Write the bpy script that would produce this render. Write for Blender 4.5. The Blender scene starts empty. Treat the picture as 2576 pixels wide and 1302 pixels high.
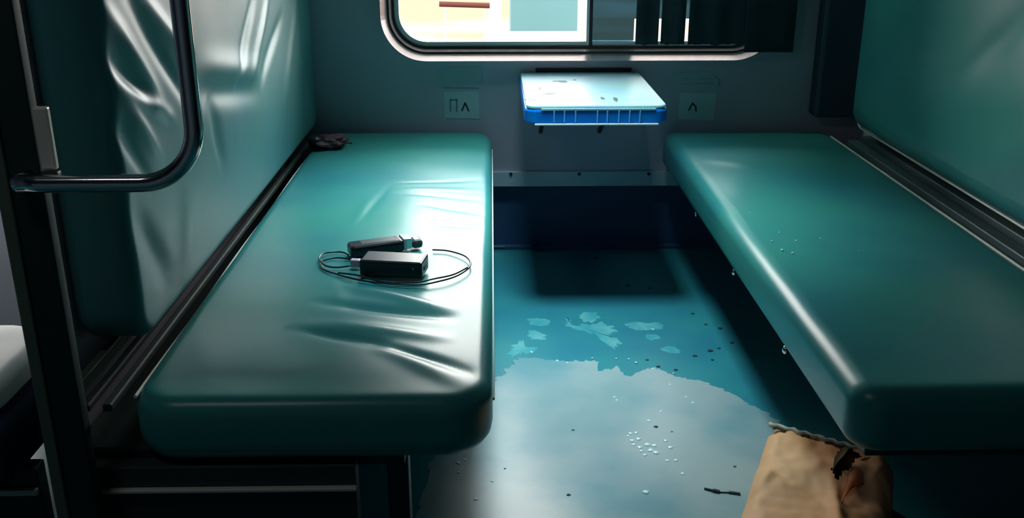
import bpy, bmesh, math, random
from mathutils import Vector, Matrix, Euler, noise
random.seed(7)
SC = bpy.context.scene
COL = SC.collection
R = math.radians
# ------------------------------------------------------------------ camera, world, sun, exposure
F = 2465.0                                   # focal length in pixels of a 2576 px wide frame
cam_d = bpy.data.cameras.new('camera'); cam = bpy.data.objects.new('camera', cam_d); COL.objects.link(cam)
cam_d.sensor_width = 36.0; cam_d.lens = 36.0 * F / 2576.0; cam_d.clip_start = 0.02
cam.location = (0, 0, 1.27); cam.rotation_euler = (R(70), 0, R(-1.16))
SC.camera = cam
CR = Euler((R(70), 0, R(-1.16))).to_matrix(); CO = Vector((0, 0, 1.27))
w = bpy.data.worlds.new('daylight'); SC.world = w; w.use_nodes = True
bg = w.node_tree.nodes['Background']; bg.inputs[0].default_value = (1.0, 0.97, 0.93, 1); bg.inputs[1].default_value = 15.0
def lamp(name, kind, loc, rot, energy, color, **k):
    d = bpy.data.lights.new(name, kind); d.energy = energy; d.color = color
    for a, b in k.items(): setattr(d, a, b)
    o = bpy.data.objects.new(name, d); COL.objects.link(o); o.location = loc; o.rotation_euler = rot
    return o
lamp('sun', 'SUN', (0, -5, 9), (R(42), 0, R(12)), 6.0, (1.0, 0.86, 0.72), angle=R(1))
p = lamp('window_portal', 'AREA', (0.3, 3.72, 1.2), (R(-90), 0, 0), 1.0, (1, 1, 1), shape='RECTANGLE', size=1.5, size_y=1.0); p.data.cycles.is_portal = True
p = lamp('window_portal', 'AREA', (-2.0, 3.72, 1.2), (R(-90), 0, 0), 1.0, (1, 1, 1), shape='RECTANGLE', size=1.5, size_y=1.0); p.data.cycles.is_portal = True
SC.view_settings.view_transform = 'Standard'; SC.view_settings.look = 'None'; SC.view_settings.gamma = 1
SC.view_settings.exposure = 0.0
try: SC.view_settings.use_curve_mapping = False
except Exception: pass

def P(px, py, axis, val):
    """measured photo point -> place on the plane axis = val"""
    d = CR @ Vector(((px - 1288) / F, -(py - 651) / F, -1.0))
    i = 'xyz'.index(axis); t = (val - CO[i]) / d[i]
    return CO + d * t
# ------------------------------------------------------------------ materials
def mat(name, col, rough=0.5, metal=0.0, spec=0.5, bump=0.0, bscale=60.0, col2=None, cscale=5.0, lo=0.4, hi=0.65, detail=4, coat=0.0, coat_rough=0.1, rough2=None):
    m = bpy.data.materials.new(name); m.use_nodes = True; nt = m.node_tree; b = nt.nodes['Principled BSDF']
    b.inputs['Base Color'].default_value = (*col, 1); b.inputs['Roughness'].default_value = rough
    b.inputs['Metallic'].default_value = metal; b.inputs['Specular IOR Level'].default_value = spec
    b.inputs['Coat Weight'].default_value = coat; b.inputs['Coat Roughness'].default_value = coat_rough
    tc = nt.nodes.new('ShaderNodeTexCoord')
    if col2 is not None or rough2 is not None:
        n = nt.nodes.new('ShaderNodeTexNoise'); n.inputs['Scale'].default_value = cscale; n.inputs['Detail'].default_value = detail
        nt.links.new(tc.outputs['Object'], n.inputs['Vector'])
        mr = nt.nodes.new('ShaderNodeMapRange'); mr.inputs[1].default_value = lo; mr.inputs[2].default_value = hi
        nt.links.new(n.outputs['Fac'], mr.inputs[0])
        if col2 is not None:
            mx = nt.nodes.new('ShaderNodeMix'); mx.data_type = 'RGBA'
            mx.inputs['A'].default_value = (*col, 1); mx.inputs['B'].default_value = (*col2, 1)
            nt.links.new(mr.outputs[0], mx.inputs['Factor']); nt.links.new(mx.outputs['Result'], b.inputs['Base Color'])
        if rough2 is not None:
            m2 = nt.nodes.new('ShaderNodeMapRange'); m2.inputs[3].default_value = rough; m2.inputs[4].default_value = rough2
            nt.links.new(mr.outputs[0], m2.inputs[0]); nt.links.new(m2.outputs[0], b.inputs['Roughness'])
    if bump:
        n = nt.nodes.new('ShaderNodeTexNoise'); n.inputs['Scale'].default_value = bscale; n.inputs['Detail'].default_value = 3
        nt.links.new(tc.outputs['Object'], n.inputs['Vector'])
        bp = nt.nodes.new('ShaderNodeBump'); bp.inputs['Strength'].default_value = bump; bp.inputs['Distance'].default_value = 0.01
        nt.links.new(n.outputs['Fac'], bp.inputs['Height']); nt.links.new(bp.outputs[0], b.inputs['Normal'])
    return m
def glass_mat(name, tint):
    m = bpy.data.materials.new(name); m.use_nodes = True; nt = m.node_tree; nt.nodes.remove(nt.nodes['Principled BSDF'])
    out = nt.nodes['Material Output']; t = nt.nodes.new('ShaderNodeBsdfTransparent'); g = nt.nodes.new('ShaderNodeBsdfGlossy')
    t.inputs[0].default_value = (*tint, 1); g.inputs['Roughness'].default_value = 0.03
    fr = nt.nodes.new('ShaderNodeFresnel'); fr.inputs[0].default_value = 1.3
    mx = nt.nodes.new('ShaderNodeMixShader'); nt.links.new(fr.outputs[0], mx.inputs[0]); nt.links.new(t.outputs[0], mx.inputs[1]); nt.links.new(g.outputs[0], mx.inputs[2])
    nt.links.new(mx.outputs[0], out.inputs[0]); return m
M = {}
M['vinyl'] = mat('teal_vinyl', (0.048, 0.28, 0.24), 0.32, spec=0.36, bump=0.05, bscale=9, col2=(0.035, 0.22, 0.25), cscale=2.2, lo=.35, hi=.7)
M['vinyl_creased'] = mat('creased_teal_vinyl', (0.065, 0.23, 0.23), 0.42, spec=0.5, bump=0.10, bscale=7, col2=(0.045, 0.21, 0.24), cscale=2.2)
M['shell_dark'] = mat('dark_aisle_panel', (0.03, 0.06, 0.09), 0.6)
M['rail_grey'] = mat('dull_grey_rail', (0.11, 0.16, 0.165), 0.45, metal=.3)
M['piping'] = mat('pale_piping', (0.80, 0.80, 0.74), 0.3)
M['wall'] = mat('grey_wall_laminate', (0.62, 0.52, 0.60), 0.45, bump=0.03, bscale=14, col2=(0.52, 0.48, 0.56), cscale=1.6)
M['dark_wall'] = mat('dark_blue_panel', (0.03, 0.09, 0.20), 0.6, col2=(0.04, 0.10, 0.22), cscale=4)
M['floor'] = mat('teal_linoleum', (0.028, 0.20, 0.26), 0.34, bump=0.06, bscale=16, col2=(0.03, 0.24, 0.26), cscale=3.5, rough2=.42)
M['trim'] = mat('brushed_aluminium', (0.62, 0.72, 0.78), 0.5, metal=0.1, bump=0.03, bscale=30, col2=(0.54, 0.65, 0.72), cscale=3)
M['alu'] = mat('aluminium', (0.72, 0.72, 0.70), 0.28, metal=1.0, bump=0.02, bscale=60)
M['frame_alu'] = mat('pale_anodised_frame', (0.85, 0.72, 0.72), 0.25, metal=.8)
M['steel'] = mat('polished_steel', (0.78, 0.76, 0.74), 0.13, metal=1.0)
M['rubber'] = mat('black_rubber', (0.012, 0.012, 0.014), 0.5)
M['post'] = mat('dark_painted_post', (0.018, 0.032, 0.032), 0.6, spec=.25, bump=0.05, bscale=40)
M['post_trim'] = mat('olive_edge_strip', (0.11, 0.14, 0.10), 0.5, metal=0.2)
M['frame'] = mat('dark_berth_frame', (0.022, 0.035, 0.04), 0.5, col2=(0.03, 0.04, 0.035), cscale=6)
M['strip'] = mat('worn_metal_strip', (0.70, 0.62, 0.52), 0.4, metal=0.2)
M['table_top'] = mat('pale_worn_laminate', (0.36, 0.62, 0.62), 0.35, spec=.4, col2=(0.36, 0.50, 0.66), cscale=4, bump=0.02, bscale=20)
M['blue'] = mat('bright_blue_plastic', (0.0, 0.20, 0.72), 0.28, col2=(0.0, 0.16, 0.62), cscale=6)
M['blue_rib'] = mat('light_blue_rib', (0.12, 0.45, 0.85), 0.3)
M['paper'] = mat('label_paper', (0.62, 0.72, 0.74), 0.6, col2=(0.55, 0.68, 0.70), cscale=12)
M['paper_faint'] = mat('faded_notice', (0.48, 0.54, 0.56), 0.6, col2=(0.42, 0.51, 0.53), cscale=14)
M['ink'] = mat('black_ink', (0.01, 0.025, 0.03), 0.6)
M['ink_pale'] = mat('faded_ink', (0.20, 0.28, 0.32), 0.6)
M['black'] = mat('black_plastic', (0.008, 0.009, 0.016), 0.3, bump=0.03, bscale=80)
M['dark_top'] = mat('satin_grey_plastic', (0.07, 0.075, 0.085), 0.32)
M['pink'] = mat('pale_pink_plastic', (0.62, 0.42, 0.55), 0.4)
M['white'] = mat('white_plastic', (0.75, 0.74, 0.72), 0.4)
M['cable'] = mat('black_cable', (0.02, 0.02, 0.024), 0.28)
M['pouch'] = mat('dark_purple_cloth', (0.11, 0.04, 0.055), 0.6, col2=(0.02, 0.01, 0.02), cscale=18, bump=.3, bscale=40)
M['kraft'] = mat('brown_kraft_paper', (1.0, 0.52, 0.27), 0.62, col2=(0.90, 0.42, 0.18), cscale=7, bump=0.12, bscale=26)
M['kraft_edge'] = mat('frayed_paper_edge', (0.55, 0.50, 0.40), 0.7)
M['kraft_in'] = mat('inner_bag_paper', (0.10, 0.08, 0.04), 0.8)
M['curtain'] = mat('dark_curtain_cloth', (0.008, 0.028, 0.038), 0.75, bump=0.2, bscale=45, col2=(0.012, 0.04, 0.046), cscale=8)
M['sheet'] = mat('lit_berth_white', (0.72, 0.78, 0.74), 0.7, bump=.1, bscale=20)  # off-white carries the light on the next berth's top
M['dark_cloth'] = mat('dark_blue_cover', (0.015, 0.035, 0.06), 0.85, spec=.1)
M['grit'] = mat('dark_grit', (0.008, 0.025, 0.03), 0.7)
M['puddle'] = mat('pale_sheen_water_film', (0.36, 0.40, 0.40), 0.30, col2=(0.15, 0.30, 0.33), cscale=3, bump=0.04, bscale=12)  # pale colour carries the broad window reflection on the wet floor
M['puddle_thin'] = mat('thin_water_film', (0.06, 0.32, 0.36), 0.15, col2=(0.16, 0.42, 0.42), cscale=12, bump=0.08, bscale=40)
M['drop'] = mat('water_bead', (0.80, 0.92, 0.92), 0.08, spec=1.0)
M['ground'] = mat('pale_sunlit_gravel', (0.11, 0.068, 0.050), 0.9, spec=0.0, col2=(0.14, 0.125, 0.12), cscale=0.22)
M['outside_blue'] = mat('pale_blue_panel', (0.035, 0.075, 0.08), 0.8, spec=0.1)
M['outside_white'] = mat('whitewashed_concrete', (0.2, 0.15, 0.145), 0.8, spec=0.1)
M['outside_red'] = mat('rusty_pink_steel', (0.03, 0.008, 0.006), 0.8, spec=0.1)
M['glass'] = glass_mat('clear_glass', (0.96, 0.98, 0.98)); M['tint'] = glass_mat('tinted_glass', (0.14, 0.24, 0.28))
# ------------------------------------------------------------------ helpers
def ob(name, bm, m, parent=None, smooth=False, loc=None):
    bmesh.ops.recalc_face_normals(bm, faces=bm.faces)
    me = bpy.data.meshes.new(name); bm.to_mesh(me); bm.free()
    if smooth:
        for f in me.polygons: f.use_smooth = True
    me.materials.append(M[m]); o = bpy.data.objects.new(name, me); COL.objects.link(o)
    if parent is not None:
        o.parent = parent; o.matrix_parent_inverse = Matrix.Translation(-parent.location) if parent.type == 'EMPTY' and parent.rotation_euler == Euler((0,0,0)) else Matrix()
        if parent.type != 'EMPTY': o.matrix_parent_inverse = Matrix()
    return o
def thing(name, label, cat, loc=(0, 0, 0), group=None):
    o = bpy.data.objects.new(name, None); COL.objects.link(o); o.location = loc; o.empty_display_size = 0.05
    o['label'] = label; o['category'] = cat
    if group: o['group'] = group
    return o
def tag(o, label, cat, group=None, kind=None):
    o['label'] = label; o['category'] = cat
    if group: o['group'] = group
    if kind: o['kind'] = kind
    return o
def struct(o, label=None, cat=None):
    o['kind'] = 'structure'
    if label: o['label'] = label
    if cat: o['category'] = cat
    return o
def box(bm, x0, x1, y0, y1, z0, z1, bev=0.0, seg=2):
    g = bmesh.ops.create_cube(bm, size=1)['verts']
    for v in g:
        v.co = Vector(((x0 + x1) / 2 + v.co.x * (x1 - x0), (y0 + y1) / 2 + v.co.y * (y1 - y0), (z0 + z1) / 2 + v.co.z * (z1 - z0)))
    if bev:
        ed = set(e for v in g for e in v.link_edges)
        bmesh.ops.bevel(bm, geom=list(ed), offset=bev, segments=seg, profile=.5, affect='EDGES')
    return bm
def nb(): return bmesh.new()
def tube(bm, pts, r, n=10, closed=False, cap=True):
    pts = [Vector(q) for q in pts]; N = len(pts); rings = []; prev = None
    for i, q in enumerate(pts):
        if closed: t = pts[(i + 1) % N] - pts[i - 1]
        else: t = pts[min(i + 1, N - 1)] - pts[max(i - 1, 0)]
        t.normalize()
        if prev is None:
            a = Vector((0, 0, 1)) if abs(t.z) < .9 else Vector((1, 0, 0)); u = t.cross(a).normalized()
        else: u = (prev - t * prev.dot(t)).normalized()
        prev = u; v = t.cross(u); rr = r[i] if isinstance(r, (list, tuple)) else r
        rings.append([bm.verts.new(q + (u * math.cos(2 * math.pi * k / n) + v * math.sin(2 * math.pi * k / n)) * rr) for k in range(n)])
    for i in range(N if closed else N - 1):
        a, b = rings[i], rings[(i + 1) % N]
        for k in range(n): bm.faces.new((a[k], a[(k + 1) % n], b[(k + 1) % n], b[k]))
    if cap and not closed: bm.faces.new(rings[0][::-1]); bm.faces.new(rings[-1])
    return bm
def spline(pts, n=8, closed=False):
    pts = [Vector(q) for q in pts]; N = len(pts); out = []
    for i in range(N if closed else N - 1):
        g = (lambda j: pts[j % N]) if closed else (lambda j: pts[max(0, min(N - 1, j))])
        a, b, c, d = g(i - 1), g(i), g(i + 1), g(i + 2)
        for k in range(n):
            t = k / n; out.append(.5 * ((2 * b) + (c - a) * t + (2 * a - 5 * b + 4 * c - d) * t * t + (3 * b - a - 3 * c + d) * t ** 3))
    if not closed: out.append(pts[-1])
    return out
def rrect(hx, hy, rad, n=10, per=0):
    """rounded rectangle outline, counter-clockwise; per = extra points on each side"""
    rad = min(rad, hx - 1e-4, hy - 1e-4); out = []
    cs = [(hx - rad, hy - rad, 0), (-hx + rad, hy - rad, 90), (-hx + rad, -hy + rad, 180), (hx - rad, -hy + rad, 270)]
    for i, (cx, cy, a0) in enumerate(cs):
        for k in range(n + 1):
            a = R(a0 + 90 * k / n); out.append((cx + rad * math.cos(a), cy + rad * math.sin(a)))
        if per:
            nx, ny, na = cs[(i + 1) % 4]; a = R(a0 + 90)
            s = Vector((cx + rad * math.cos(a), cy + rad * math.sin(a))); e = Vector((nx + rad * math.cos(R(na)), ny + rad * math.sin(R(na))))
            for k in range(1, per): q = s.lerp(e, k / per); out.append((q.x, q.y))
    return out
def ridge(x, y, f):
    (x0, y0, x1, y1, amp, wd) = f
    dx, dy = x1 - x0, y1 - y0; L2 = dx * dx + dy * dy; t = ((x - x0) * dx + (y - y0) * dy) / L2
    if t < -.1 or t > 1.1: return 0
    d2 = (x - x0 - t * dx) ** 2 + (y - y0 - t * dy) ** 2
    if d2 > 9 * wd * wd: return 0
    return amp * math.exp(-d2 / (wd * wd)) * max(0, math.sin(math.pi * (t + .1) / 1.2))
def cushion(hx, hy, th, rad, r, rb, folds=(), crown=.008, wob=.003, rings=110, per=70, nc=10, seed=0, xf=None):
    """padded slab: top at z = 0, bottom at z = -th, in local coordinates"""
    bm = nb(); loops = []
    def loop(inset, z, s=1.0, disp=1.0):
        L = []
        for (x, y) in rrect(hx - inset, hy - inset, max(rad - inset, .004), nc, per):
            x *= s; y *= s; dz = 0
            if disp:
                e = max(0, (1 - (x / hx) ** 2)) * max(0, (1 - (y / hy) ** 2)); dz = crown * e ** .5
                dz += wob * noise.noise(Vector((x * 5 + seed, y * 5, 0))) * min(1, e * 6)
                for f in folds: dz += ridge(x, y, f)
                dz *= disp
            L.append(bm.verts.new((x, y, z + dz)))
        return L
    loops.append(loop(rb + .01, -th, 1, 0))
    for k in range(1, 5):
        a = R(90 * k / 4); loops.append(loop(rb * (1 - math.sin(a)), -th + rb * (1 - math.cos(a)), 1, 0))
    for k in range(0, 9):
        a = R(90 * k / 8); loops.append(loop(r * (1 - math.cos(a)), -r + r * math.sin(a), 1, math.sin(a) * .9))
    for k in range(1, rings): loops.append(loop(r, 0, 1 - k / rings))
    for a, b in zip(loops, loops[1:]):
        n = len(a)
        for i in range(n): bm.faces.new((a[i], a[(i + 1) % n], b[(i + 1) % n], b[i]))
    bm.faces.new(loops[-1]); bm.faces.new(loops[0][::-1])
    if xf: bmesh.ops.transform(bm, matrix=xf, verts=bm.verts)
    return bm
def edge_loop(hx, hy, rad, xf, z=0, closed=True):
    return [xf @ Vector((x, y, z)) for x, y in rrect(hx, hy, rad, 8, 12)]
# ------------------------------------------------------------------ carriage shell
YW = 3.60
XL, XR = -0.772, 1.36                                       # partitions of this bay
def hole_tile(bm, xa, xb, za, zb, hx0, hx1, hz0, hz1, rad):
    c = Vector(((hx0 + hx1) / 2, (hz0 + hz1) / 2)); pts = rrect((hx1 - hx0) / 2, (hz1 - hz0) / 2, rad, 12, 6)
    corners = [(xb, zb), (xa, zb), (xa, za), (xb, za)]
    def proj(x, y):
        s = 1e9
        if x > 1e-6: s = min(s, (xb - c.x) / x)
        if x < -1e-6: s = min(s, (xa - c.x) / x)
        if y > 1e-6: s = min(s, (zb - c.y) / y)
        if y < -1e-6: s = min(s, (za - c.y) / y)
        return (c.x + x * s, c.y + y * s)
    n = len(pts)
    out = [proj(x, y) for x, y in pts]
    for cx, cz in corners:                                   # snap the nearest outer point to each corner
        i = min(range(n), key=lambda k: (out[k][0] - cx) ** 2 + (out[k][1] - cz) ** 2); out[i] = (cx, cz)
    rg = []
    for y in (YW, YW + .07):
        rg.append(([bm.verts.new((c.x + x, y, c.y + z)) for x, z in pts], [bm.verts.new((x, y, z)) for x, z in out]))
    for i in range(n):
        j = (i + 1) % n
        bm.faces.new((rg[0][0][i], rg[0][0][j], rg[0][1][j], rg[0][1][i])); bm.faces.new((rg[1][0][i], rg[1][1][i], rg[1][1][j], rg[1][0][j]))
        bm.faces.new((rg[0][0][i], rg[1][0][i], rg[1][0][j], rg[0][0][j]))
WX0, WX1, WZ0, WZ1, WR = -0.385, 1.02, 0.742, 1.55, 0.15
b = nb(); hole_tile(b, XL, 2.4, 0.30, 2.35, WX0, WX1, WZ0, WZ1, WR); hole_tile(b, -3.2, XL, 0.30, 2.35, -2.9, -1.25, .80, WZ1, WR)
struct(ob('wall_window_side', b, 'wall'))
b = nb(); box(b, -3.2, 2.4, YW + .02, YW + .07, 0, .30); struct(ob('wall_lower_window_side', b, 'dark_wall'))
b = nb(); box(b, -3.2, 2.4, -1.3, YW + .07, -.05, 0); struct(ob('floor', b, 'floor'))
b = nb(); box(b, -3.2, 2.4, -1.3, YW + .07, 2.35, 2.40); struct(ob('ceiling', b, 'shell_dark'))
b = nb(); box(b, -3.2, 2.4, -1.35, -1.3, 0, 2.4); struct(ob('wall_aisle_side', b, 'shell_dark'))
b = nb(); box(b, -3.25, -3.2, -1.3, YW + .07, 0, 2.4); struct(ob('wall_left', b, 'shell_dark'))
b = nb(); box(b, 2.4, 2.45, -1.3, YW + .07, 0, 2.4); struct(ob('wall_right', b, 'shell_dark'))
b = nb(); box(b, XL - .018, XL, 1.60, YW, 0, 2.35); struct(ob('wall_partition_left', b, 'wall'))
b = nb(); box(b, XR, XR + .03, 1.40, YW, 0, 2.35); struct(ob('wall_partition_right', b, 'wall'))
# aluminium strip along the bottom of the wall
zt = P(1457, 431, 'y', YW - .01).z; zb = P(1457, 468, 'y', YW - .01).z
b = nb(); box(b, XL, XR, YW - .012, YW + .02, zb, zt, .002); bb = ob('baseboard_window_side', b, 'trim'); struct(bb)
for px in (1285, 1457, 1632):
    q = P(px, 437, 'y', YW - .012); b = nb(); tube(b, [(q.x, YW - .0165, q.z), (q.x, YW - .009, q.z)], .006, 12); ob('screw', b, 'rubber', bb)
# thin ledge at the foot of the wall
q = P(1245, 626, 'y', YW)
b = nb(); box(b, XL, XR, YW - .006, YW + .02, 0.0, .014, .002); struct(ob('trim_1', b, 'dark_wall'))
b = nb(); box(b, -.03, .045, YW - .010, YW - .004, .012, .018, .001); tag(ob('metal_strip', b, 'alu'), 'short shiny metal strip at the foot of the wall beside the left berth', 'metal strip')
# window frame: rings of aluminium and rubber, panes, divider
cx, cz, hx, hz = (WX0 + WX1) / 2, (WZ0 + WZ1) / 2, (WX1 - WX0) / 2, (WZ1 - WZ0) / 2
def ring(name, off, w, y0, y1, m, parent=None, yi=None):
    bm = nb(); a = rrect(hx + off, hz + off, WR + off, 16); c2 = rrect(hx + off - w, hz + off - w, max(WR + off - w, .02), 16); n = len(a)
    V = [[bm.verts.new((cx + x, y, cz + z)) for x, z in s] for s, y in ((a, y1), (a, y0), (c2, y0 if yi is None else yi), (c2, y1))]
    for k in range(4):
        A, B = V[k], V[(k + 1) % 4]
        for i in range(n): bm.faces.new((A[i], A[(i + 1) % n], B[(i + 1) % n], B[i]))
    return ob(name, bm, m, parent)
win = ring('window_1', .008, .021, YW - .050, YW + .055, 'frame_alu', None, YW - .002); struct(win)
ring('gasket', -.013, .006, YW - .006, YW + .055, 'rubber', win)
ring('inner_frame', -.019, .012, YW - .006, YW + .055, 'frame_alu', win, YW + .022)
ring('gasket', -.029, .006, YW + .012, YW + .055, 'rubber', win)
ring('sash', -.035, .016, YW + .022, YW + .05, 'white', win)
xd = P(1483, 60, 'y', YW + .03).x
b = nb(); box(b, xd - .012, xd - .001, YW + .018, YW + .05, WZ0 + .03, WZ1 - .03, .002); ob('divider', b, 'white', win)
b = nb(); box(b, xd, xd + .01, YW + .014, YW + .05, WZ0 + .03, WZ1 - .03, .002); ob('gasket', b, 'rubber', win)
b = nb(); box(b, WX0 + .045, xd - .012, YW + .034, YW + .038, WZ0 + .045, WZ1 - .045); ob('pane', b, 'glass', win)
xm = P(1600, 100, 'y', YW - .03).x
b = nb(); box(b, xm, WX1 - .045, YW + .034, YW + .038, WZ0 + .040, WZ0 + .13); ob('pane', b, 'glass', win)
b = nb(); box(b, xd + .01, xm, YW + .034, YW + .038, WZ0 + .040, WZ0 + .13); box(b, xd + .01, WX1 - .045, YW + .034, YW + .038, WZ0 + .13, WZ1 - .045); ob('pane', b, 'tint', win)['label'] = 'dark tinted pane'
# curtain over the right half of the window
def curtain(x0, x1, z0, ztop, y, seed, amp, hem=.004, nfold=60):
    bm = nb(); nx = int((x1 - x0) / .004); nz = 24; G = []
    for s in (0, 1):
        row = []
        for j in range(nz + 1):
            l = []
            for i in range(nx + 1):
                x = x0 + (x1 - x0) * i / nx; t = j / nz
                h = hem * (noise.noise(Vector((x * 22 + seed, 3, 0))) + .5 * noise.noise(Vector((x * 60, 8, seed))))
                z = (z0 + h) * (1 - t) + ztop * t
                yy = y - amp * (math.sin((x - x0) * nfold + seed) * (.6 + .4 * math.sin((x - x0) * 17)) + .4 * noise.noise(Vector((x * 14, z * 2, seed))))
                l.append(bm.verts.new((x, yy - s * .0015, z)))
            row.append(l)
        G.append(row)
    for s in (0, 1):
        for j in range(nz):
            for i in range(nx):
                q = (G[s][j][i], G[s][j][i + 1], G[s][j + 1][i + 1], G[s][j + 1][i]); bm.faces.new(q if s else q[::-1])
    for j in range(nz):
        for i in (0, nx): bm.faces.new((G[0][j][i], G[0][j + 1][i], G[1][j + 1][i], G[1][j][i]))
    for i in range(nx):
        for j in (0, nz): bm.faces.new((G[0][j][i], G[0][j][i + 1], G[1][j][i + 1], G[1][j][i]))
    return bm
ct = thing('curtain', 'dark teal curtain hanging over the right half of the bright window', 'curtain', (.9, YW - .03, 1.6))
def wx(px, py=100): return P(px, py, 'y', YW - .065).x
def wz(py): return P(1700, py, 'y', YW - .065).z
for (a, c, zz, s, hm) in ((1598, 1656, 113, 1, .006), (1662, 1722, 112, 4, .007), (1730, 1876, 112, 8, .007), (1872, 1996, 131, 12, .001)):
    ob('curtain_panel', curtain(wx(a), wx(c), wz(zz), 1.62, YW - .062 - (.01 if a > 1800 else 0), s, .003 if a > 1800 else .006, hm), 'curtain', ct, True)
b = nb(); tube(b, [(xd, YW - .062, 1.62), (1.14, YW - .062, 1.62)], .008); ob('curtain_rod', b, 'alu', ct)
# ------------------------------------------------------------------ outside the window
b = nb(); box(b, -60, 60, YW + 1.0, 90, -1.5, -1.2); g = ob('ground', b, 'ground'); struct(g, 'pale sunlit ground beyond the window', 'ground')
def wr(p0, p1, d, th, m, name, label, cat):
    a = P(p0[0], p0[1], 'y', d); c = P(p1[0], p1[1], 'y', d); bm = nb()
    box(bm, min(a.x, c.x), max(a.x, c.x), d, d + th, min(a.z, c.z), max(a.z, c.z), .01); return bm
t = thing('trackside_shed', 'pale blue shed seen low through the left window pane', 'shed', (1, 13, -1.2))
a = P(1285, 78, 'y', 13); c = P(1452, 78, 'y', 13)
b = nb(); box(b, a.x, c.x, 13, 14, -1.2, 1.6); ob('wall', b, 'outside_blue', t)
b = nb(); box(b, a.x - .12, c.x + .12, 12.9, 14.1, 1.6, 1.7); ob('roof', b, 'outside_white', t)
b = nb(); box(b, a.x - .05, c.x + .05, 12.8, 13.0, -1.2, a.z, .01); ob('plinth', b, 'outside_white', t)
a = P(1228, 0, 'y', 12); c = P(1262, 0, 'y', 12)
b = nb(); box(b, a.x, c.x, 12, 12.2, -1.2, 3.5, .02); box(b, a.x - .06, c.x + .06, 11.94, 12.26, -1.2, P(1240, 70, 'y', 12).z, .02)
tag(ob('concrete_post', b, 'outside_white'), 'white concrete post standing outside the left window pane', 'post')
t = thing('handrail', 'rusty pink trackside handrail outside the left window pane', 'handrail', (-.9, 11, -1.2))
a = P(1105, 10, 'y', 11); c = P(1232, 14, 'y', 11)
b = nb(); tube(b, [a, c], .03); ob('rail', b, 'outside_red', t)
for q in (a + Vector((.06, 0, 0)), c - Vector((.05, 0, 0))):
    b = nb(); tube(b, [q, (q.x, q.y, -1.2)], .012); ob('upright', b, 'outside_white', t)
# ------------------------------------------------------------------ fold-down table under the window
tb = thing('fold_down_table', 'pale topped fold-down table with bright blue front lip under the window', 'table', (.3, YW, .69))
zt = P(1450, 180, 'y', YW).z; yf = P(1450, 267, 'z', zt).y
xl = P(1306, 182, 'y', YW).x; xr = P(1608, 180, 'y', YW).x
thk = .058
def slab(x0, x1, y0, y1, z0, z1, rad, bev):
    bm = nb(); cxx, cyy = (x0 + x1) / 2, (y0 + y1) / 2; hx_, hy_ = (x1 - x0) / 2, (y1 - y0) / 2; loops = []
    for ins, z in ((bev, z0), (0, z0 + bev), (0, z1 - bev), (bev * .3, z1 - bev * .3), (bev, z1)):
        L = []
        for x, y in rrect(hx_ - ins, hy_ - ins, rad, 8):
            if y > 0: x, y = (math.copysign(hx_ - ins, x), hy_ - ins) if abs(x) > hx_ - rad - ins - .0001 else (x, y)
            L.append(bm.verts.new((cxx + x, cyy + y, z)))
        loops.append(L)
    for A, B in zip(loops, loops[1:]):
        n = len(A)
        for i in range(n): bm.faces.new((A[i], A[(i + 1) % n], B[(i + 1) % n], B[i]))
    bm.faces.new(loops[0][::-1]); bm.faces.new(loops[-1])
    bmesh.ops.remove_doubles(bm, verts=bm.verts, dist=1e-5); return bm
ob('table_top', slab(xl + .004, xr - .004, yf + .006, YW - .004, zt - .012, zt, .035, .004), 'table_top', tb)
ob('table_body', slab(xl, xr, yf, YW - .006, zt - thk, zt - .010, .045, .008), 'blue', tb)
for px in (1394, 1420, 1448, 1503, 1528, 1557, 1584, 1610):
    q = P(px, 292, 'y', yf); b = nb(); box(b, q.x - .0022, q.x + .0022, yf - .004, yf + .004, zt - thk + .007, zt - .014, .0015); ob('rib', b, 'blue_rib', tb)
b = nb(); box(b, xl + .03, xr - .03, yf - .005, yf + .003, zt - thk - .001, zt - thk + .005, .002); ob('edge_strip', b, 'white', tb)['label'] = 'white lower edge strip'
b = nb(); box(b, xl + .05, xr - .04, yf - .003, yf + .003, zt - .0135, zt - .006, .002); ob('edge_strip', b, 'table_top', tb)
b = nb(); box(b, xl + .06, xr - .03, YW - .012, YW - .0005, zt - .004, zt + .014, .001); ob('hinge', b, 'rubber', tb)
for s in (.08, .30):
    b = nb(); tube(b, [(xl + s, YW - .01, zt - .22), (xl + s, yf + .3, zt - thk + .004)], .008); ob('bracket', b, 'rubber', tb)
# scuffs on the table top
M['scuff'] = mat('brown_scuff', (0.03, 0.07, 0.06), .6)
for i, (px, py, lx, ly) in enumerate(((1335, 250, .022, .012), (1417, 205, .018, .008), (1358, 222, .005, .009), (1375, 236, .02, .004), (1402, 204, .02, .003), (1445, 201, .008, .004), (1516, 247, .008, .009), (1548, 250, .01, .012), (1388, 235, .02, .002))):
    q = P(px, py, 'z', zt); bm = nb(); n = 12
    vs = [bm.verts.new((q.x + lx * math.cos(6.283 * k / n) * random.uniform(.6, 1.1), q.y + ly * 3 * math.sin(6.283 * k / n) * random.uniform(.5, 1.1), zt + .0006)) for k in range(n)]
    f = bm.faces.new(vs); bmesh.ops.extrude_face_region(bm, geom=[f])
    for v in bm.verts[:n]: v.co.z = zt - .001
    ob('scuff_mark', bm, 'scuff', tb)
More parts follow.
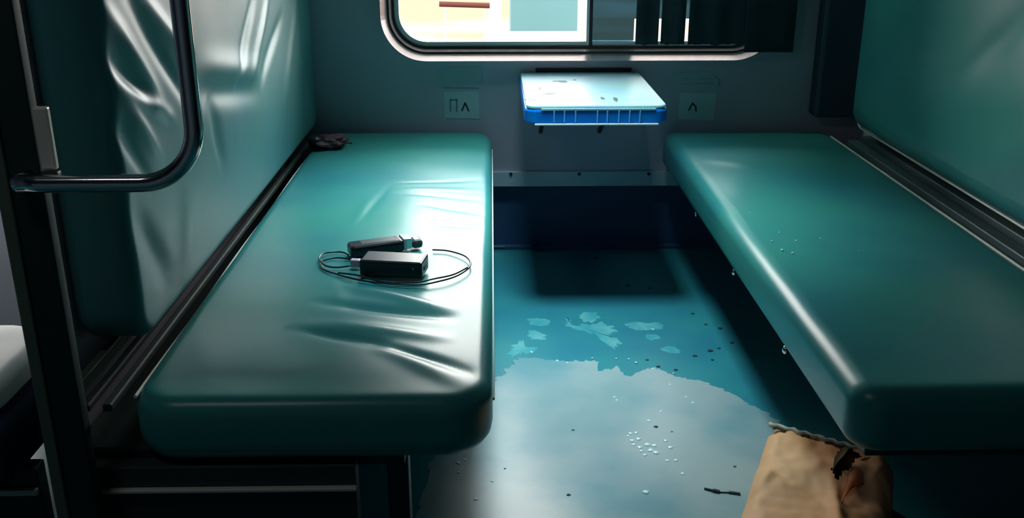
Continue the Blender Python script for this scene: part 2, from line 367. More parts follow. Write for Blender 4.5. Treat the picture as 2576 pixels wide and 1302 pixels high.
# ------------------------------------------------------------------ wall labels
def stroke(bm, pts, w, y):
    pts = [Vector((a, 0, c)) for a, c in pts]
    for a, c in zip(pts, pts[1:]):
        d = (c - a).normalized(); n = Vector((-d.z, 0, d.x)) * w / 2; a2 = a - d * w * .3; c2 = c + d * w * .3
        vs = [bm.verts.new((v.x, y, v.z)) for v in (a2 + n, c2 + n, c2 - n, a2 - n)]; vt = [bm.verts.new((v.x, y - .0006, v.z)) for v in (a2 + n, c2 + n, c2 - n, a2 - n)]
        bm.faces.new(vs); bm.faces.new(vt[::-1])
        for i in range(4): bm.faces.new((vs[i], vs[(i + 1) % 4], vt[(i + 1) % 4], vt[i]))
def plate(px, m, th=.002):
    q = [P(a, c, 'y', YW - .001) for a, c in px]; bm = nb()
    A = [bm.verts.new((v.x, YW - .0001, v.z)) for v in q]; B = [bm.verts.new((v.x, YW - th, v.z)) for v in q]
    bm.faces.new(A); bm.faces.new(B[::-1])
    for i in range(len(q)): bm.faces.new((A[i], A[(i + 1) % len(q)], B[(i + 1) % len(q)], B[i]))
    return bm
def letters(parent, ss, m):
    for wd, pts in ss:
        bm = nb(); stroke(bm, [(lambda v: (v.x, v.z))(P(a, c, 'y', YW - .002)) for a, c in pts], wd / 690, YW - .0019); ob('letter', bm, m, parent)
t = thing('wall_label', 'small pale card with two dark characters on the wall left of the table', 'label', (-.18, YW, .55), 'seat letter cards')
ob('card', plate([(1117, 231), (1204, 230), (1206, 298), (1118, 296)], 'paper'), 'paper', t)
letters(t, [(4, [(1133, 279), (1133, 251), (1149, 251), (1149, 281)])], 'ink_pale')
letters(t, [(4, [(1162, 278), (1170, 259), (1179, 279)])], 'ink')
t = thing('wall_label', 'small pale card with one dark character on the wall right of the table', 'label', (.75, YW, .55), 'seat letter cards')
ob('card', plate([(1711, 233), (1802, 234), (1797, 296), (1797, 303), (1706, 299)], 'paper'), 'paper', t)
letters(t, [(4, [(1733, 277), (1742, 259), (1750, 268), (1751, 279)])], 'ink')
t = thing('wall_notice', 'faded notice on the wall above the two-character card, left of table', 'notice', (-.18, YW, .66), 'faded wall notices')
ob('card', plate([(1099, 170), (1212, 168), (1213, 212), (1098, 214)], 'p'), 'paper_faint', t)
letters(t, [(2.5, [(1115, 221), (1205, 222)])], 'ink_pale')
t = thing('wall_notice', 'faded notice with rows of small print above the one-character card, right of table', 'notice', (.75, YW, .66), 'faded wall notices')
ob('card', plate([(1694, 182), (1790, 180), (1812, 196), (1812, 224), (1694, 224)], 'p'), 'paper_faint', t)
letters(t, [(1.2, [(1715, 197), (1735, 198)]), (1.2, [(1760, 198), (1796, 198)]), (1.2, [(1715, 210), (1736, 211)]), (1.2, [(1745, 210), (1796, 210)]), (2.5, [(1795, 188), (1809, 200), (1809, 218)])], 'ink_pale')
# ------------------------------------------------------------------ left berth
ZS = 0.47
def fl(px, py): q = P(px, py, 'z', ZS); return q.x, q.y
lx0, lx1, ly0, ly1 = -.635, -.003, 1.49, YW - .01
lc = Vector(((lx0 + lx1) / 2, (ly0 + ly1) / 2, ZS))
def folds_on(c, lst):
    out = []
    for x0, y0, x1, y1, a, wd in lst:
        A = fl(x0, y0); B = fl(x1, y1); out.append((A[0] - c.x, A[1] - c.y, B[0] - c.x, B[1] - c.y, a, wd))
    return out
LF = folds_on(lc, [(800, 765, 1130, 800, -.010, .020), (740, 830, 960, 868, -.009, .019), (930, 860, 1190, 940, -.006, .014),
                   (880, 728, 1130, 782, .007, .018), (800, 812, 1120, 855, .006, .02), (960, 880, 1180, 975, .004, .02),
                   (985, 468, 1215, 455, -.002, .012), (1000, 492, 1215, 505, -.0025, .013), (1060, 520, 1220, 540, -.003, .012), (1010, 483, 1215, 480, .0018, .014),
                   (975, 480, 890, 580, -.0015, .014), (930, 500, 885, 590, .0015, .018), (1080, 570, 1215, 572, -.003, .012), (830, 700, 860, 780, .0015, .02),
                   (700, 540, 860, 480, .001, .03)])
lb = thing('left_berth', 'wrinkled teal vinyl seat berth on the left with black charger lying on it', 'berth', (-.32, 2.5, 0))
ob('seat_cushion', cushion((lx1 - lx0) / 2, (ly1 - ly0) / 2, .125, .085, .030, .045, LF, .007, .004, 120, 110, xf=Matrix.Translation(lc)), 'vinyl', lb, True)
b = nb(); tube(b, [(lx0 + .012, y, ZS - .008 + .002 * math.sin(y * 9)) for y in [1.53 + i * .05 for i in range(41)]], .0032, 8); ob('piping', b, 'piping', lb)
b = nb(); tube(b, [(lx1 + .001, y, ZS - .055) for y in [1.60 + i * .06 for i in range(33)]], .003, 8); ob('piping', b, 'piping', lb)
b = nb(); box(b, lx0 - .12, lx1 - .16, ly0 + .06, ly1, ZS - .16, ZS - .12, .004); ob('berth_frame', b, 'frame', lb)
b = nb(); box(b, XL + .001, -.245, 1.50, 1.535, .02, ZS - .13, .003); ob('end_panel', b, 'frame', lb)
b = nb(); box(b, XL + .001, -.245, 1.488, 1.50, .294, .301, .002); ob('metal_edge', b, 'strip', lb)
for y in (1.58, 3.35):
    b = nb(); box(b, -.20, -.16, y, y + .04, 0, ZS - .15, .003); ob('leg', b, 'frame', lb)
for xx in (-.662, -.700, -.738):
    b = nb(); box(b, xx - .008, xx + .008, 1.50, 3.5, ZS - .02, ZS - .006 + (.01 if xx < -.7 else 0), .003); ob('frame_rail', b, 'post_trim' if xx < -.7 else 'frame', lb)
# left backrest (folded middle berth)
BX = -.645; bz0, bz1 = .495, 1.34; by0, by1 = 1.66, YW - .012
bc = Vector((BX, (by0 + by1) / 2, (bz0 + bz1) / 2))
xfL = Matrix.Translation(bc) @ Matrix(((0, 0, 1, 0), (1, 0, 0, 0), (0, 1, 0, 0), (0, 0, 0, 1)))
def bfolds(lst):
    out = []
    for x0, y0, x1, y1, a, wd in lst:
        A = P(x0, y0, 'x', BX) - bc; B = P(x1, y1, 'x', BX) - bc; out.append((A.y, A.z, B.y, B.z, a, wd))
    return out
BF = bfolds([(300, -40, 480, 280, -.012, .022), (255, 20, 400, 260, .011, .022), (270, 130, 370, 260, -.012, .022), (280, 210, 430, 300, .010, .018), (290, 230, 400, 400, .008, .018), (285, 300, 380, 460, -.010, .022),
             (335, -30, 470, 160, .008, .02), (628, -20, 590, 200, -.010, .022), (700, 40, 650, 200, -.009, .022), (665, -20, 625, 190, .008, .02), (480, 225, 640, 225, -.012, .035), (500, 180, 640, 180, .010, .04),
             (520, 260, 560, 430, -.010, .03), (740, 0, 700, 330, .006, .03), (330, 520, 420, 700, -.008, .035), (470, 480, 460, 700, .008, .05)])
br = thing('folding_berth', 'creased teal vinyl folding berth hanging as backrest above the left seat', 'folding berth', (BX, 2.6, bz0))
ob('back_cushion', cushion((by1 - by0) / 2, (bz1 - bz0) / 2, .125, .07, .026, .03, BF, .010, .004, 110, 110, seed=5, xf=xfL), 'vinyl_creased', br, True)
b = nb(); tube(b, edge_loop((by1 - by0) / 2 - .004, (bz1 - bz0) / 2 - .004, .07, xfL, -.03), .0032, 8, closed=True); ob('piping', b, 'piping', br)
# post at the end of the left partition, with bent grab rail
ps = thing('partition_post', 'dark post at the end of the left partition with pale edge strip', 'post', (-.70, 1.47, 0))
b = nb(); box(b, -.727, -.679, 1.44, 1.468, 0, 2.35, .004, 3); ob('post_body', b, 'post', ps, True)
b = nb(); box(b, -.748, -.7275, 1.436, 1.468, .0, 2.35, .003); ob('edge_strip', b, 'post_trim', ps)
a = P(62, 268, 'y', 1.435); c = P(98, 268, 'y', 1.435); e = P(120, 425, 'y', 1.435)
b = nb(); box(b, a.x + .012, a.x + .034, 1.428, 1.441, e.z, a.z, .003); ob('latch_plate', b, 'strip', ps)
b = nb(); box(b, a.x + .010, a.x + .036, 1.425, 1.441, e.z - .016, e.z - .002, .003); ob('latch_bolt', b, 'rubber', ps)
gr = thing('grab_rail', 'shiny bent steel grab rail in front of the left backrest', 'rail', (-.78, 1.42, .86))
YR = 1.41
a = P(48, 462, 'y', YR); k = P(350, 470, 'y', YR); v = P(478, 330, 'y', YR)
xv = v.x + .006; rad = .085
pts = [Vector((a.x, YR, a.z))]
zc = a.z
pts += [Vector((a.x + (xv - rad - a.x) * i / 6, YR, zc)) for i in range(1, 7)]
pts += [Vector((xv - rad + rad * math.sin(R(t_)), YR, zc + rad - rad * math.cos(R(t_)))) for t_ in range(8, 91, 8)] + [Vector((xv, YR, zc + rad + .01 + i * .1)) for i in range(0, 9)]
b = nb(); tube(b, pts, .0135, 20); ob('rail_tube', b, 'steel', gr, True)
b = nb(); tube(b, [(a.x + .0, YR + .001, a.z), (a.x, YR + .03, a.z)], .014, 16); ob('mounting_stub', b, 'steel', gr, True)
# ------------------------------------------------------------------ right berth
rx0 = P(1690, 362, 'z', ZS).x - .0; rx1 = 1.25
ry0, ry1 = 1.50, YW - .01
rc = Vector(((rx0 + rx1) / 2, (ry0 + ry1) / 2, ZS))
rb_ = thing('right_berth', 'smooth teal vinyl seat berth on the right with glossy highlighted edge', 'berth', (.95, 2.5, 0))
RF = folds_on(rc, [(1760, 400, 1900, 420, .003, .04), (1950, 620, 2150, 680, -.003, .05)])
ob('seat_cushion', cushion((rx1 - rx0) / 2, (ry1 - ry0) / 2, .125, .06, .040, .03, RF, .004, .003, 110, 110, seed=9, xf=Matrix.Translation(rc)), 'vinyl', rb_, True)
b = nb(); tube(b, [(rx1 - .012, y, ZS - .006) for y in [1.55 + i * .05 for i in range(40)]], .0035, 8); ob('piping', b, 'piping', rb_)
b = nb(); box(b, rx0 + .05, XR - .001, ry0 + .06, ry1, ZS - .16, ZS - .12, .004); ob('berth_frame', b, 'frame', rb_)
b = nb(); box(b, rx0 + .42, XR - .001, 1.52, 1.55, .02, ZS - .13, .003); ob('end_panel', b, 'frame', rb_)
for y in (1.60, 3.35):
    b = nb(); box(b, rx0 + .43, rx0 + .47, y, y + .04, 0, ZS - .15, .003); ob('leg', b, 'frame', rb_)
b = nb(); box(b, 1.262, 1.300, 1.50, 3.4, ZS - .02, ZS + .006, .003); ob('frame_rail', b, 'rail_grey', rb_)
b = nb(); box(b, 1.312, 1.345, 1.50, 3.4, ZS - .02, ZS + .02, .003); ob('frame_rail', b, 'rail_grey', rb_)
# luggage loops under the right berth's edge
for (px, py, py2) in ((1737, 528, 568), (1831, 664, 712), (1956, 868, 914)):
    q = P(px, py, 'x', rx0 + .03); q2 = P(px, py2, 'x', rx0 + .03); y = q.y; zt_ = ZS - .122; zb_ = min(zt_ - .035, q2.z)
    zb_ = max(zb_, zt_ - .06); xx = rx0 + .055
    L = spline([(xx, y - .012, zt_ + .01), (xx - .004, y - .014, (zt_ + zb_) / 2), (xx - .006, y - .008, zb_), (xx - .006, y + .008, zb_), (xx - .004, y + .014, (zt_ + zb_) / 2), (xx, y + .012, zt_ + .01)], 6)
    b = nb(); tube(b, L, .0018, 8); lo = ob('luggage_loop', b, 'rubber', rb_, True)
    b = nb(); bmesh.ops.create_uvsphere(b, u_segments=12, v_segments=8, radius=.009)
    for vv in b.verts: vv.co = Vector((vv.co.x * .8 + xx - .006, vv.co.y * 1.1 + y, vv.co.z * 1.2 + zb_))
    ob('loop_tip', b, 'steel', lo, True)
b = nb(); box(b, 1.175, XR - .001, YW - .09, YW - .001, .53, 2.34, .012); tag(ob('corner_shade_strip', b, 'shell_dark'), 'dark vertical strip put in for the shaded gap between the window wall and the right folding berth', 'shade strip')  # dark strip put in for the gap and wall shadow beside the backrest
# right backrest
RX = 1.25; qz0, qz1 = .527, 1.34; qy0, qy1 = 1.55, 3.39
qc = Vector((RX, (qy0 + qy1) / 2, (qz0 + qz1) / 2))
xfR = Matrix.Translation(qc) @ Matrix(((0, 0, -1, 0), (-1, 0, 0, 0), (0, 1, 0, 0), (0, 0, 0, 1)))
rr = thing('folding_berth', 'smooth teal vinyl folding berth hanging as backrest above the right seat', 'folding berth', (RX, 2.6, qz0))
ob('back_cushion', cushion((qy1 - qy0) / 2, (qz1 - qz0) / 2, .10, .07, .07, .02, [(.5, -.1, .1, -.28, .006, .05), (.2, .1, -.1, -.1, -.006, .04)], .02, .006, 90, 90, seed=15, xf=xfR), 'vinyl', rr, True)
b = nb(); tube(b, edge_loop((qy1 - qy0) / 2 - .002, (qz1 - qz0) / 2 - .002, .05, xfR, -.035), .0035, 8, closed=True); ob('piping', b, 'piping', rr)
b = nb(); box(b, RX + .103, XR - .001, qy0 + .05, qy1 - .05, qz0 + .04, qz1 - .05); ob('back_frame', b, 'frame', rr)
# ------------------------------------------------------------------ next bay to the left (seen past the post)
nbh = thing('neighbour_berth', 'dark berth of the next bay seen at the far left behind the post', 'berth', (-1.2, 2.5, 0))
ob('seat_cushion', cushion(.33, 1.09, .125, .05, .03, .03, (), .004, .003, 10, 10, xf=Matrix.Translation((-1.135, 2.49, ZS))), 'dark_cloth', nbh, True)
b = nb(); box(b, -1.50, XL - .03, 1.50, 1.535, .02, ZS - .13, .003); ob('end_panel', b, 'frame', nbh)
b = nb(); box(b, -1.50, XL - .03, 1.488, 1.50, .292, .304, .003); ob('metal_edge', b, 'strip', nbh)
b = nb(); box(b, -1.46, -1.42, 1.6, 1.64, 0, ZS - .12, .003); ob('leg', b, 'frame', nbh)
a = P(60, 812, 'z', ZS + .06)
sh = cushion(.17, .16, .05, .09, .02, .01, [(-.1, -.1, .1, .12, .004, .03)], .006, .005, 12, 10, xf=Matrix.Translation((-.985, 1.545, ZS + .058)))
tag(ob('lit_berth_slab', sh, 'sheet', None, True), 'white slab standing in for the brightly lit next berth top at the far left edge behind the dark post', 'lit slab')  # white slab stands in for the next berth's brightly lit top
# ------------------------------------------------------------------ charger, power bank, cable on the left berth
ZT = ZS + .010
def obox(name, px0, px1, depth, h, m, parent, z=ZT, bev=.004):
    """box whose front lower edge runs between two photo points on the seat"""
    A = P(*px0, 'z', z); B = P(*px1, 'z', z); d = (B - A).normalized(); n = Vector((-d.y, d.x, 0)); L = (B - A).length
    bm = nb(); box(bm, 0, L, 0, depth, 0, h, bev, 3)
    bmesh.ops.transform(bm, matrix=Matrix(((d.x, n.x, 0, A.x), (d.y, n.y, 0, A.y), (0, 0, 1, A.z), (0, 0, 0, 1))), verts=bm.verts)
    return ob(name, bm, m, parent), A, d, n, L
pb = thing('power_bank', 'black rectangular power bank with grey top lying on the left berth', 'power bank', tuple(P(990, 690, 'z', ZT)))
o, A, d, n, L = obox('case', (905, 693), (1062, 701), .068, .036, 'black', pb)
def loc_box(name, x0, x1, y0, y1, z0, z1, m, parent, bev=.001):
    bm = nb(); box(bm, x0, x1, y0, y1, z0, z1, bev, 2)
    bmesh.ops.transform(bm, matrix=Matrix(((d.x, n.x, 0, A.x), (d.y, n.y, 0, A.y), (0, 0, 1, A.z), (0, 0, 0, 1))), verts=bm.verts); return ob(name, bm, m, parent)
loc_box('top_plate', .004, L - .004, .004, .064, .0355, .0372, 'dark_top', pb)
bm = nb(); bmesh.ops.create_uvsphere(bm, u_segments=10, v_segments=6, radius=.0022)
for v_ in bm.verts: v_.co = A + d * (L * .86) + Vector((0, 0, .023)) + v_.co
ob('indicator_light', bm, 'pink', pb, True)
loc_box('port', L - .001, L + .001, .02, .05, .012, .022, 'rubber', pb, .0003)
A0, d0, n0, L0 = A, d, n, L
ca = thing('charging_cable', 'thin black charging cable looped around the power bank', 'cable', tuple(P(1100, 700, 'z', ZT)))
def cp(px, py, dz=.003): q = P(px, py, 'z', ZT + dz); return q
c1 = [cp(884, 652), cp(850, 648), cp(822, 652), cp(806, 660), cp(812, 676), cp(850, 690), cp(905, 704), cp(975, 713), cp(1050, 716), cp(1100, 708), cp(1150, 693), cp(1183, 668), cp(1172, 645), cp(1130, 631), cp(1095, 628), cp(1088, 628)]
b = nb(); tube(b, spline(c1, 8), .0021, 8); ob('cord', b, 'cable', ca, True)
c2 = [cp(880, 668, .006), cp(850, 672, .005), cp(820, 668, .007), cp(803, 650, .008), cp(815, 637, .006), cp(850, 633), cp(868, 636), cp(876, 641)]
b = nb(); tube(b, spline(c2, 8), .0021, 8); ob('cord', b, 'cable', ca, True)
c3 = [cp(850, 686), cp(900, 692), cp(960, 708), cp(1040, 710, .004), cp(1095, 700, .007), cp(1140, 690, .006), cp(1176, 672, .006)]
b = nb(); tube(b, spline(c3, 8), .0021, 8); ob('cord', b, 'cable', ca, True)
A = P(880, 676, 'z', ZT); d, n = d0, n0
loc_box('plug', 0, .022, .004, .020, .002, .020, 'pink', ca, .002)['label'] = 'pale pink plug'
loc_box('plug_collar', .022, .0265, .007, .017, .006, .016, 'steel', ca, .0005)
ad = thing('charger', 'long dark charger with silver connector lying behind the power bank on the left berth', 'charger', tuple(P(960, 640, 'z', ZT)))
o, A, d, n, L = obox('case', (885, 652), (1020, 634), .05, .030, 'black', ad, bev=.009)
loc_box('collar', L - .002, L + .006, .004, .046, .002, .032, 'white', ad, .002)
loc_box('connector', L + .006, L + .020, .008, .042, .004, .030, 'alu', ad, .002)
loc_box('cap', L + .020, L + .048, .006, .044, .002, .024, 'dark_top', ad, .008)
loc_box('top_label', .03, L - .02, .012, .04, .0296, .0304, 'dark_top', ad, .0002)
# small dark pouch by the wall
q = P(822, 376, 'z', ZT); pw = thing('cloth_pouch', 'small crumpled dark purple pouch at the back corner of the left berth', 'pouch', tuple(q))
bm = nb(); bmesh.ops.create_icosphere(bm, subdivisions=5, radius=1)
for v_ in bm.verts:
    k_ = 1 + .35 * noise.noise(v_.co * 1.8) + .15 * noise.noise(v_.co * 5)
    v_.co = Vector((q.x + v_.co.x * .066 * k_, q.y + .055 + v_.co.y * .055 * k_, max(q.z - .003, q.z + .016 + v_.co.z * .024 * k_)))
ob('pouch_body', bm, 'pouch', pw, True)
b = nb(); tube(b, spline([(q.x + .05, q.y + .02, q.z + .012), (q.x + .07, q.y + .025, q.z + .018), (q.x + .082, q.y + .03, q.z + .014)], 6), .003, 8); ob('drawstring', b, 'rubber', pw, True)
bm = nb(); bmesh.ops.create_icosphere(bm, subdivisions=3, radius=1)
for v_ in bm.verts: v_.co = Vector((q.x - .04 + v_.co.x * .026, q.y + .03 + v_.co.y * .03, q.z + .024 + v_.co.z * .02 * (1 + .4 * noise.noise(v_.co * 3))))
ob('pouch_flap', bm, 'black', pw, True)
# ------------------------------------------------------------------ wet floor: puddles, beads, grit
def blob(outline, z0, z1, jit, seed, m, name, sub=10, sc=1.0):
    pts = [Vector((p_.x, p_.y, 0)) for p_ in outline]; S = []
    S = spline(pts, sub, True)
    bm = nb(); n = len(S); cen = sum(S, Vector()) / n
    O = []
    for s in S:
        j = jit * (.7 * noise.noise(Vector((s.x * 14, s.y * 14, seed))) + .8 * noise.noise(Vector((s.x * 55, s.y * 55, seed))) + .7 * noise.noise(Vector((s.x * 120, s.y * 120, seed)))); dr = (s - cen).normalized(); O.append(s + dr * j)
    lo = [bm.verts.new((s.x, s.y, z0)) for s in O]; hi = [bm.verts.new(((s.x - cen.x) * (1 - .004 / max(.02, (s - cen).length)) + cen.x, (s.y - cen.y) * (1 - .004 / max(.02, (s - cen).length)) + cen.y, z1)) for s in O]
    for i in range(n): bm.faces.new((lo[i], lo[(i + 1) % n], hi[(i + 1) % n], hi[i]))
    bm.faces.new(hi); return ob(name, bm, m)
FP = lambda x, y: P(x, y, 'z', 0)
o = blob([FP(*p_) for p_ in ((1150, 1020), (1252, 950), (1290, 905), (1340, 898), (1372, 905), (1420, 910), (1500, 907), (1505, 932), (1550, 925), (1580, 948), (1640, 925), (1700, 945), (1790, 965), (1880, 1010), (1960, 1060), (2000, 1120), (2000, 1302), (1950, 1420), (1500, 1440), (1100, 1440), (1060, 1250))], .0001, .0022, .018, 3, 'puddle', 'puddle', 24)
tag(o, 'large puddle with pale window sheen in its colour, spread over the near floor between the berths', 'puddle', 'puddles on the floor')
def pl(pp, lab, seed, j=.012): tag(blob([FP(*p_) for p_ in pp], .0001, .0016, j * 2.2, seed, 'puddle_thin', 'puddle', 14), lab, 'puddle', 'puddles on the floor')
pl(((1322, 800), (1350, 800), (1382, 805), (1380, 817), (1340, 817), (1325, 808)), 'small thin puddle patch farthest left on the teal floor beyond the big puddle', 11, .006)
pl(((1332, 832), (1352, 834), (1374, 842), (1370, 853), (1345, 852), (1332, 846)), 'small wet patch just nearer than the leftmost long patch', 12, .006)
pl(((1296, 862), (1318, 856), (1322, 872), (1345, 876), (1336, 888), (1312, 890), (1290, 898), (1284, 882)), 'small wet patch beside the left berth touching the big puddle', 13, .008)
pl(((1418, 805), (1430, 800), (1440, 818), (1480, 812), (1520, 812), (1540, 830), (1538, 848), (1565, 855), (1545, 874), (1515, 860), (1490, 838), (1430, 822)), 'irregular thin puddle in the middle of the teal floor', 14, .01)
pl(((1460, 788), (1500, 788), (1498, 802), (1470, 806)), 'faint wet patch behind the irregular middle puddle', 15, .008)
pl(((1580, 810), (1660, 812), (1664, 828), (1600, 832)), 'faint wet patch right of the irregular middle puddle', 16, .008)
pl(((1626, 842), (1656, 842), (1656, 852), (1630, 853)), 'tiny wet patch in front of the faint right patch', 17, .005)
pl(((1668, 872), (1702, 872), (1704, 884), (1674, 884)), 'wet patch farthest right on the teal floor', 18, .005)
def bead(q, r_, label, grp, hgt=.5, m='drop', cat='water drop', name='water_drop'):
    bm = nb(); bmesh.ops.create_uvsphere(bm, u_segments=12, v_segments=8, radius=1)
    for v_ in bm.verts: v_.co = Vector((q.x + v_.co.x * r_ * (1 + .3 * math.sin(3 * math.atan2(v_.co.y, v_.co.x) + q.x * 90)), q.y + v_.co.y * r_, q.z + max(v_.co.z, -.2) * r_ * hgt))
    return tag(ob(name, bm, m, None, True), label, cat, grp)
for (x, y, s) in ((1586, 1092, 4), (1580, 1098, 3), (1590, 1110, 5), (1594, 1120, 4), (1606, 1106, 5), (1613, 1136, 4), (1609, 1127, 5), (1628, 1120, 6), (1637, 1134, 6), (1632, 1060, 4), (1662, 1036, 3), (1686, 1127, 5), (1674, 1110, 4), (1679, 1160, 4), (1700, 1159, 4), (1622, 1146, 4), (1650, 1140, 6), (1646, 1122, 5), (1600, 1090, 4)):
    q = FP(x, y); q.z = .0024; bead(q, s / 780, 'clear water bead in the cluster on the pale puddle in mid aisle', 'beads clustered on the puddle')
for (x, y, s) in ((1625, 1240, 6), (1717, 1193, 4), (1546, 1000, 3), (1552, 1008, 3), (1725, 1000, 3), (1743, 1014, 3), (1153, 1166, 4), (1170, 1158, 3), (1154, 1190, 3), (1239, 1212, 3), (1197, 1257, 4)):
    q = FP(x, y); q.z = .0024; bead(q, s / 780, 'lone shiny water drop on the near floor', 'lone drops on the floor')
for (x, y, s) in ((1550, 903, 3), (1600, 913, 4), (1582, 904, 3), (1641, 928, 3), (1694, 940, 3), (1685, 968, 3), (1402, 908, 4), (1427, 913, 3), (1490, 902, 3)):
    q = FP(x, y); q.z = .0022; bead(q, s / 950, 'small water drop along the ragged far edge of the pale puddle', 'drops along the puddle edge')
for (x, y, s) in ((1968, 628, 4), (1994, 636, 4), (1942, 606, 3), (2003, 605, 3), (2064, 599, 3), (1960, 584, 2.5), (1886, 535, 2.5), (2160, 630, 2.5)):
    q = P(x, y, 'z', ZS + .005); bead(q, s / 1250, 'tiny shiny water drop on top of the right berth', 'drops on the right berth', .7)
for (x, y, s) in ((1580, 718, 7), (1634, 725, 6), (1500, 648, 9), (1742, 789, 6), (1776, 816, 5), (1811, 826, 7), (1841, 862, 6), (1786, 882, 8), (1809, 876, 5), (1748, 895, 7), (1792, 905, 5), (1628, 905, 5), (1656, 922, 6), (1650, 1075, 6), (1442, 1083, 4), (1430, 1246, 5), (1690, 1087, 3), (1848, 1175, 4), (1270, 1180, 3), (1700, 930, 6)):
    q = FP(x, y); q.z = .002 if y > 940 else .0006
    bead(q, s / 1000, 'small dark speck of dirt on the wet floor', 'dirt specks on the floor', .4, 'grit', 'dirt speck', 'dirt_speck')
t = thing('twig', 'thin dark twig lying on the near floor just left of the brown paper bag', 'twig', tuple(FP(1800, 1238)))
b = nb(); tube(b, spline([FP(1772, 1232) + Vector((0, 0, .004)), FP(1795, 1238) + Vector((0, 0, .005)), FP(1812, 1241) + Vector((0, 0, .004)), FP(1835, 1242) + Vector((0, 0, .004)), FP(1862, 1246) + Vector((0, 0, .004))], 6), [.003] * 6 + [.005] * 6 + [.0018] * 6 + [.004] * 7, 8); ob('stalk', b, 'grit', t, True)
# ------------------------------------------------------------------ torn brown paper bag at lower right
HB = .12
bag = thing('paper_bag', 'torn brown kraft paper bag lying on the floor half under the right berth', 'paper bag', (.85, 1.75, 0))
C0 = P(1936, 1068, 'z', HB); C1 = P(2250, 1155, 'z', HB); C3 = P(1815, 1420, 'z', HB); C2 = P(2270, 1430, 'z', HB)
NU, NV = 60, 60
TEAR = [P(*p_, 'z', HB) for p_ in ((2092, 1182), (2098, 1160), (2108, 1140), (2118, 1128), (2150, 1138), (2172, 1150), (2152, 1160), (2140, 1180), (2122, 1186), (2112, 1205), (2100, 1208), (2096, 1195))]
def inside(q, poly):
    c_ = False; j = len(poly) - 1
    for i in range(len(poly)):
        a_, b_ = poly[i], poly[j]
        if (a_.y > q.y) != (b_.y > q.y) and q.x < (b_.x - a_.x) * (q.y - a_.y) / (b_.y - a_.y) + a_.x: c_ = not c_
        j = i
    return c_
crease = [P(2094, 1205, 'z', HB), P(2118, 1302, 'z', HB), P(2125, 1420, 'z', HB)]
cr2 = [P(1905, 1140, 'z', HB), P(1985, 1210, 'z', HB)]; cr3 = [P(1890, 1230, 'z', HB), P(1950, 1180, 'z', HB)]
bm = nb(); G = []
for j in range(NV + 1):
    row = []
    for i in range(NU + 1):
        u, v_ = i / NU, j / NV; q = (C0.lerp(C1, u)).lerp(C3.lerp(C2, u), v_)
        dz = .010 * noise.noise(q * 9) + .005 * abs(noise.noise(q * 22)) + .004 * noise.noise(q * 40)
        for f in ((crease[0].x, crease[0].y, crease[2].x, crease[2].y, .014, .012), (cr2[0].x, cr2[0].y, cr2[1].x, cr2[1].y, -.008, .014), (cr3[0].x, cr3[0].y, cr3[1].x, cr3[1].y, .007, .012)): dz += ridge(q.x, q.y, f)
        e = min(u, 1 - u) * 8; dz -= .03 * max(0, 1 - e) ** 2
        if u > .60: dz -= .045 * ((u - .60) / .40) * min(1, max(0, v_ - .10 - .25 * (1 - u)) * 5)
        row.append(bm.verts.new((q.x, q.y, max(.02, HB + dz))))
    G.append(row)
fs = []
for j in range(NV):
    for i in range(NU):
        f = bm.faces.new((G[j][i], G[j][i + 1], G[j + 1][i + 1], G[j + 1][i])); c_ = f.calc_center_median()
        if inside(c_, TEAR): fs.append(f)
bmesh.ops.delete(bm, geom=fs, context='FACES_ONLY')
rim = [G[0][i] for i in range(NU + 1)] + [G[j][NU] for j in range(1, NV + 1)] + [G[NV][i] for i in range(NU - 1, -1, -1)] + [G[j][0] for j in range(NV - 1, 0, -1)]
low = [bm.verts.new((v_.co.x, v_.co.y, .002)) for v_ in rim]
for i in range(len(rim)): bm.faces.new((rim[i], rim[(i + 1) % len(rim)], low[(i + 1) % len(rim)], low[i]))
ob('bag_body', bm, 'kraft', bag, True)
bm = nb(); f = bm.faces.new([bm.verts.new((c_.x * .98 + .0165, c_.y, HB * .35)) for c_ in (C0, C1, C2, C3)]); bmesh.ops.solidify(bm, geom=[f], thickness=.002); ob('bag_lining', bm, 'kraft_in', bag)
def sheet(name, pts_top, pts_bot, m, th=.0015, n=16, wob=.004, seed=0):
    A_ = spline(pts_top, 8); B_ = spline(pts_bot, 8); N_ = min(len(A_), len(B_)); bm = nb(); rows = []
    for k in range(9):
        rows.append([bm.verts.new(A_[i].lerp(B_[i], k / 8) + Vector((0, 0, wob * noise.noise(A_[i].lerp(B_[i], k / 8) * 18 + Vector((seed, 0, 0)))))) for i in range(N_)])
    for k in range(8):
        for i in range(N_ - 1): bm.faces.new((rows[k][i], rows[k][i + 1], rows[k + 1][i + 1], rows[k + 1][i]))
    bmesh.ops.solidify(bm, geom=bm.faces[:], thickness=th); return ob(name, bm, m, bag, True)
def H(x, y, z): return P(x, y, 'z', z)
sheet('torn_flap', [H(2100, 1150, HB + .022), H(2125, 1122, HB + .035), H(2135, 1128, HB + .03)], [H(2094, 1182, HB + .008), H(2105, 1166, HB + .012), H(2120, 1150, HB + .01)], 'kraft_edge', seed=3)
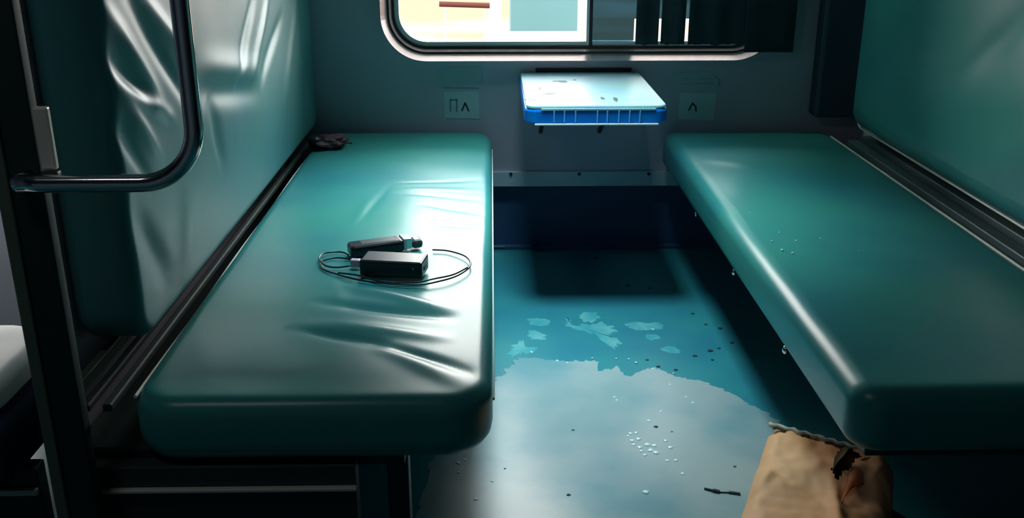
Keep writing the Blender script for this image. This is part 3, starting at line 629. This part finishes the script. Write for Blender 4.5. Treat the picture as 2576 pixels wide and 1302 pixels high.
sheet('side_flap', [H(2140, 1180, HB + .004), H(2170, 1152, HB + .005), H(2205, 1150, HB), H(2232, 1156, HB - .01)], [H(2105, 1290, HB - .0), H(2140, 1230, HB - .0), H(2190, 1215, HB - .02), H(2238, 1198, HB - .03)], 'kraft', seed=6)
b = nb(); T = [P(1936 + (2175 - 1936) * k / 24, 1066 + (1132 - 1066) * k / 24 + 2.5 * math.sin(k * 1.9), 'z', HB + .004) for k in range(25)]
tube(b, T, [.006 + .003 * noise.noise(Vector((k * .9, 0, 0))) for k in range(25)], 8); ob('frayed_rim', b, 'kraft_edge', bag, True)
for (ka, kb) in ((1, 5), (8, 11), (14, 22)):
    b = nb(); tube(b, [T[k] + Vector((-.004, -.010, .001)) for k in range(ka, kb)], .0035, 8); ob('dark_line', b, 'kraft_in', bag, True)  # dark lines laid just beneath the frayed rim
# ------------------------------------------------------------------ unseen lamps added because daylight alone leaves the bay dark
def lampfix(x, y, e, colr, spread, sx, sy, lab):
    t = thing('added_ceiling_lamp', lab, 'lamp', (x, y, 2.35)); b = nb(); box(b, x - sx / 2 - .03, x + sx / 2 + .03, y - sy / 2 - .03, y + sy / 2 + .03, 2.31, 2.349, .01); ob('added_lamp_housing', b, 'white', t)
    l = lamp('added_lamp_tube', 'AREA', (x, y, 2.30), (0, 0, 0), e, colr, shape='RECTANGLE', size=sx, size_y=sy, spread=spread)
lampfix(-.95, .75, 2.8, (.80, .92, 1.0), 3.1, .5, .08, 'unseen ceiling lamp added in the aisle to light the left end')  # added fill for the left backrest end and grab rail
lampfix(.12, 2.64, 7.8, (.60, .92, 1.0), R(58), .34, .34, 'unseen ceiling lamp added over the bay between the berths')  # added out of frame to lift the bay above window daylight

t = thing('added_wall_lamp', 'unseen slim lamp strip added above the window to brighten the berth ends', 'lamp', (.3, YW, 1.85))  # added out of frame to brighten berth ends and wall
b = nb(); box(b, -.35, .95, YW - .10, YW - .001, 1.83, 1.88, .01); ob('added_lamp_housing', b, 'white', t)
lamp('added_lamp_strip', 'AREA', (.3, YW - .06, 1.828), (R(18), 0, 0), 6.0, (.62, 1.0, .88), shape='RECTANGLE', size=1.25, size_y=.05)
